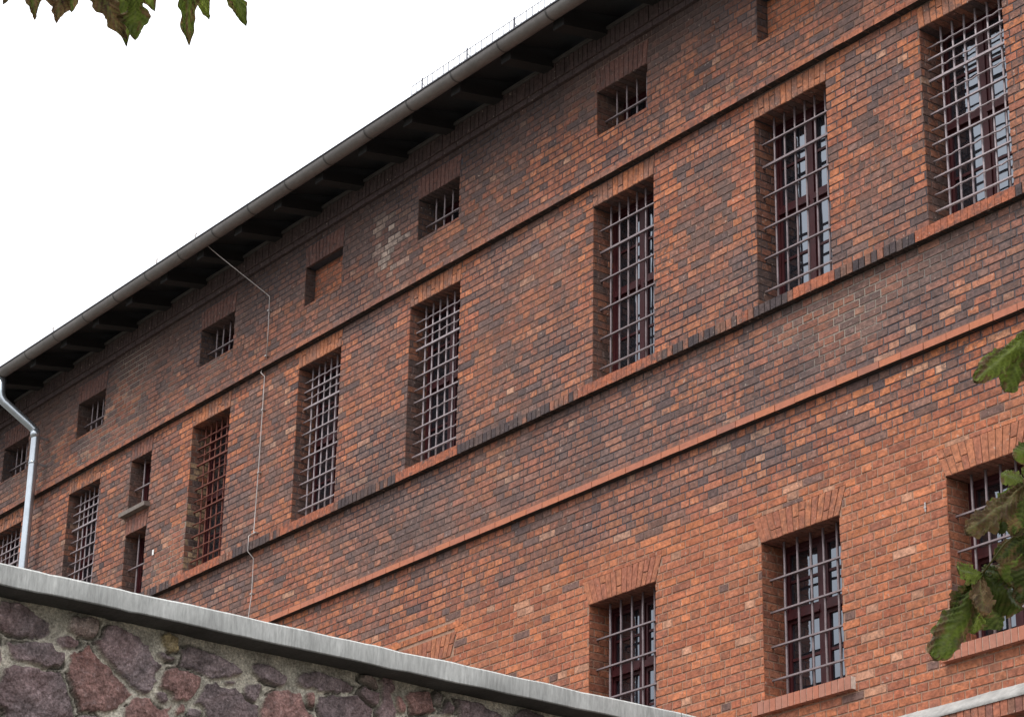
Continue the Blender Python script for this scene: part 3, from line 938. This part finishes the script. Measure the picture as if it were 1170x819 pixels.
# ------------------------------------------------------------------ horse chestnut beside the camera
def at(u, v, d):
    q = _f + _r * ((u - 585) / F_PX) - _u * ((v - 409.5) / F_PX)
    return q.normalized() * d
def in_frame(p, m=70):
    z = p.dot(_f)
    if z < .1: return False
    return -m < 585 + F_PX * p.dot(_r) / z < 1170 + m and -m < 409.5 - F_PX * p.dot(_u) / z < 819 + m

tree = empty('chestnut_tree', (0, 0, 0), 'horse chestnut with browning autumn leaves hanging in front of the brick building', 'tree')
GREENS = [(.145, .195, .03), (.11, .15, .026), (.24, .30, .05), (.065, .088, .02)]
BROWN = (.20, .115, .055); TAN = (.40, .26, .14); UMBER = (.06, .03, .022)
def leaflet(mb, base, tip, width, nrm, col, brown=.3, droop=.12, fold=.35, nl=60, nw=13, r=rng, curl=0, pointed=False):
    base, tip = Vector(base), Vector(tip)
    d = tip - base; L = d.length; d.normalize()
    nrm = Vector(nrm); nrm = (nrm - d * nrm.dot(d)).normalized()
    side = d.cross(nrm)
    ph = r.uniform(0, 6)
    sd_ = r.uniform(0, 90)
    P, cl = [], []
    for i in range(nl + 1):
        t = i / nl
        prof = (t ** .85) * max(0, 1 - t) ** .42 / .60
        if pointed: prof = (t ** .8) * (1 - t) ** .85 / .42 * (1 + .7 * noise.noise(Vector((t * 5, sd_, 7))))
        prof = max(prof, (.14 if pointed else .02) if t < .97 else .0)
        for j in range(nw):
            s = -1 + 2 * j / (nw - 1)
            tooth = 1 + .22 * (abs((t * 9) % 1 - .5) - .25) + .5 * noise.noise(Vector((t * 9, sd_ + (3 if s > 0 else 0), 0)))
            x = s * width * .5 * prof * (tooth if abs(s) > .9 else 1)
            zf = -abs(s) * width * .5 * prof * fold
            zp = .0050 * math.sin(2 * math.pi * (11 * t - 2.2 * abs(s)) + ph) * min(1, abs(s) * 2.5) * (L / .16)
            zc = -droop * L * (t ** 2) + curl * width * s * s * t
            rum = .012 * noise.noise(Vector((t * 4, s * 2, sd_))) * (L / .16)
            xx = t * L - .04 * L * abs(s) * prof
            P.append(tuple(base + d * xx + side * (x + .03 * L * math.sin(t * 3 + ph)) + nrm * (zf + zp + zc + rum)))
            nb = noise.noise(Vector((t * 5 + sd_, s * 2.2, 4.0))) + .6 * noise.noise(Vector((t * 15 + sd_, s * 6, 2.0)))
            k = clamp((nb + (abs(s) - .55) * .6 + (t - .6) * .5 - (.39 - brown)) * 4, 0, 1)
            c = mixc(col, BROWN, k)
            rib = abs(s) < .08
            if rib: c = mixc(c, (.16, .17, .06), .5)
            vein = (11 * t - 2.2 * abs(s) + ph / 6.28) % 1
            if vein > .74: c = mixc(c, (.17, .21, .05), .5)
            elif .3 < vein < .55: c = mixc(c, (.02, .035, .01), .35)
            cl.append(c)
    mb.quadgrid(P, nw, nl + 1, cl)

cam_n = -_f
def part_leaf(hub, tips, petiole_to=None, seed=0):
    wk = 1.15 if seed in (16, 17, 18, 19, 20, 21, 23) else 1.22
    r = random.Random(seed)
    mb = MB()
    for (tip, w, col, brown, nh, droop, fold) in tips:
        n = cam_n * 1.0 + Vector(nh) * .8
        leaflet(mb, hub, tip, w * wk, n, col, brown, droop, fold, r=r, curl=r.uniform(-.2, .2), pointed=wk == 1.15)
    if petiole_to is not None:
        mid = (hub + petiole_to) / 2 + Vector((0, 0, .015))
        mb.tube([petiole_to, mid, hub], [.0035, .0026, .0024], 6, (.17, .15, .06))
    return mb.build('leaf', M['leaf'], tree)

G0, G1, G2, G3 = GREENS
U = Vector((0, 0, 1)); Rr = _r
hubR = at(1122, 656, 5.5)
twigR = at(1176, 600, 5.45)
part_leaf(hubR, [
    (at(1097, 650, 5.42), .052, G2, .05, (0, 0, .5), .05, .2),
    (at(1067, 750, 5.42), .080, G0, .22, (-.3, .1, .3), .05, .30),
    (at(1111, 724, 5.50), .050, G2, .15, (.2, 0, .2), .0, .3),
    (at(1124, 700, 5.38), .055, TAN, .9, (.1, -.2, .3), .05, .25),
    (at(1146, 720, 5.56), .085, G3, .10, (.3, 0, .1), .05, .25),
    (at(1172, 695, 5.55), .075, G1, .2, (.4, 0, .4), .05, .3),
    (at(1090, 700, 5.47), .060, G3, .45, (.2, .1, .2), .05, .35),
    (at(1165, 660, 5.60), .070, G3, .3, (.1, 0, .5), .02, .3),
], twigR, 11)
part_leaf(at(1172, 550, 5.4), [
    (at(1104, 606, 5.35), .068, mixc(TAN, G1, .35), .75, (-.5, 0, .5), .10, .45),
    (at(1126, 607, 5.42), .055, G0, .15, (0, 0, -.2), .0, .3),
    (at(1143, 540, 5.42), .045, G2, .1, (0, 0, .6), .05, .2),
    (at(1160, 612, 5.46), .06, G3, .5, (.3, 0, .1), .0, .3),
], at(1200, 500, 5.5), 12)
part_leaf(at(1180, 372, 5.2), [
    (at(1116, 432, 5.12), .052, G2, .25, (-.3, 0, .4), .10, .4),
    (at(1147, 447, 5.18), .062, G0, .12, (.1, 0, .3), .05, .35),
    (at(1178, 440, 5.22), .06, G1, .3, (.2, 0, .3), .05, .3),
], at(1215, 330, 5.3), 13)
part_leaf(at(1196, 500, 5.3), [
    (at(1158, 524, 5.3), .05, G0, .3, (0, 0, .3), .05, .3),
    (at(1175, 560, 5.3), .06, G1, .3, (.2, 0, .3), .05, .3),
], at(1230, 470, 5.3), 14)
part_leaf(at(1182, 610, 5.5), [
    (at(1137, 640, 5.5), .055, G3, .5, (-.2, 0, .3), .05, .35),
    (at(1146, 672, 5.55), .07, G1, .35, (.1, 0, .3), .05, .3),
    (at(1168, 690, 5.5), .07, G3, .3, (.3, 0, .2), .05, .3),
    (at(1150, 600, 5.5), .045, G0, .4, (0, 0, .6), .05, .3),
], at(1215, 560, 5.5), 15)
# leaves hanging into the top of the view
T = 5.2
part_leaf(at(25, -70, T), [
    (at(39, 23, T), .050, G0, .5, (-.2, 0, .2), .0, .4),
    (at(2, 5, T), .045, UMBER, .6, (.3, 0, .2), .0, .4),
    (at(62, 8, T + .03), .05, UMBER, .7, (.2, 0, .2), .0, .3),
], at(60, -160, T + .1), 16)
part_leaf(at(82, -65, T), [
    (at(66, 27, T), .045, UMBER, .8, (-.2, 0, .2), .0, .5),
    (at(84, 15, T + .02), .058, G1, .55, (.3, 0, .2), .0, .3),
], at(90, -160, T + .1), 17)
part_leaf(at(128, -75, T), [
    (at(147, 54, T), .052, G0, .4, (.3, 0, .2), .0, .55),
    (at(176, 14, T + .03), .060, G0, .4, (-.2, 0, .2), .0, .3),
    (at(108, 8, T + .02), .04, G3, .7, (.1, 0, .2), .0, .3),
], at(140, -170, T + .1), 18)
part_leaf(at(95, -35, T - .05), [(at(147, 44, T - .03), .05, UMBER, .9, (.1, .2, .2), .0, .2)], at(90, -90, T), 19)
part_leaf(at(158, -30, T - .05), [(at(156, 46, T - .03), .062, G0, .2, (.1, .2, .2), .03, .3)], at(170, -90, T), 23)
part_leaf(at(205, -75, T), [
    (at(219, 53, T), .050, G0, .42, (.2, 0, .2), .02, .45),
    (at(236, 24, T + .03), .055, G2, .2, (-.2, 0, .2), .05, .35),
], at(215, -170, T + .1), 20)
part_leaf(at(240, -70, T), [
    (at(284, 29, T), .062, G0, .2, (.2, 0, .2), .0, .25),
], at(215, -170, T + .1), 21)

# conker husk
cu_ = at(1144, 602, 5.44)
mb = MB()
P = []
for j in range(9):
    for i in range(13):
        th, ph = math.pi * j / 8, 2 * math.pi * i / 12
        r_ = .0135 * (1 + .06 * math.sin(5 * ph) * math.sin(th))
        P.append(tuple(cu_ + Vector((r_ * math.sin(th) * math.cos(ph), r_ * math.sin(th) * math.sin(ph), r_ * 1.1 * math.cos(th)))))
mb.quadgrid(P, 13, 9, (.10, .13, .035))
for i in range(34):
    v = Vector((rng.gauss(0, 1), rng.gauss(0, 1), rng.gauss(0, 1))).normalized()
    mb.tube([cu_ + v * .013, cu_ + v * .0175], [.0012, .0003], 4, (.12, .13, .04))
mb.tube([cu_ + Vector((0, 0, .014)), at(1168, 560, 5.45)], [.002, .002], 6, (.13, .12, .05))
mb.build('conker', M['leaf'], tree)

# trunk and limbs, standing right of the view
mb = MB()
tp = [(-.7, 5.6, GZ), (-.68, 5.58, GZ + .4), (-.62, 5.5, 0), (-.6, 5.4, 2.0), (-.7, 5.3, 4.0), (-.6, 5.1, 6.5), (-.4, 5.0, 9.0)]
mb.tube(tp, [.42, .33, .29, .26, .2, .13, .04], 16)
mb.build('trunk', M['bark'], tree)
def limb(pts, r0, r1=.012):
    V = [Vector(p) for p in pts]
    q = []
    for k in range(len(V) - 1):
        a, b = V[k], V[k + 1]
        p0 = V[k - 1] if k else a - (b - a); p3 = V[k + 2] if k + 2 < len(V) else b + (b - a)
        for s in range(5):
            t = s / 5
            q.append(.5 * ((2 * a) + (-p0 + b) * t + (2 * p0 - 5 * a + 4 * b - p3) * t * t + (-p0 + 3 * a - 3 * b + p3) * t ** 3))
    q.append(V[-1])
    m_ = MB(); n = len(q)
    m_.tube(q, [r0 + (r1 - r0) * (i / (n - 1)) ** .8 for i in range(n)], 9)
    return m_.build('branch', M['bark'], tree)
hubs = [at(1176, 600, 5.45), at(1200, 500, 5.5), at(1215, 330, 5.3), at(1230, 470, 5.3), at(1215, 560, 5.5)]
fork = at(1290, 380, 5.4)
limb([(-.62, 5.38, 2.6), (-1.6, 4.9, 3.3), (-2.5, 4.35, 2.9), fork], .07, .012)
for hb in hubs: limb([fork, (fork + hb) / 2 + Vector((0, 0, .05)), hb], .010, .004)
fork2 = at(130, -420, 5.3)
limb([(-.7, 5.3, 4.0), (-2.0, 4.3, 5.4), (-3.3, 3.0, 5.2), fork2], .09, .014)
for uu in (60, 90, 140, 90, 170, 215):
    hb = at(uu, -160, T + .1)
    limb([fork2, (fork2 + hb) / 2 + Vector((0, 0, .06)), hb], .010, .004)
crown_c = [((-.4, 5.0, 6.6), (2.1, 2.1, 2.3)), ((1.2, 5.6, 5.2), (1.6, 1.8, 1.8)), ((-1.4, 3.6, 6.0), (1.5, 1.5, 1.2)), ((-.3, 6.6, 5.6), (1.4, 1.4, 1.6)), ((-3.4, 2.6, 4.9), (1.0, 1.0, .7)), ((-2.2, 4.7, 3.2), (.9, .5, .6))]
for c0, rd in crown_c:
    limb([(-.65, 5.3, 4.2), (Vector(c0) + Vector((-.65, 5.3, 4.2))) / 2 + Vector((0, 0, .3)), c0], .06, .015)
fo = MB()
rf = random.Random(21)
cnt = 0
for _ in range(2600):
    c0, rd = rf.choice(crown_c)
    v = Vector((rf.gauss(0, 1), rf.gauss(0, 1), rf.gauss(0, 1))).normalized() * (rf.random() ** .45)
    hub = Vector(c0) + Vector((v.x * rd[0], v.y * rd[1], v.z * rd[2]))
    if in_frame(hub, 260) or hub.length < 1.5: continue
    a0 = rf.uniform(0, 6.28)
    for q in range(5):
        an = a0 + (q - 2) * .75
        tip = hub + Vector((math.cos(an) * .15, math.sin(an) * .15, rf.uniform(-.10, -.02)))
        if in_frame(tip, 90): continue
        leaflet(fo, hub, tip, .06, (0, 0, 1), GREENS[rf.randrange(4)], .35, .15, .3, nl=5, nw=3, r=rf)
    cnt += 1
f_ = fo.build('foliage', M['leaf'], tree); f_['kind'] = 'stuff'
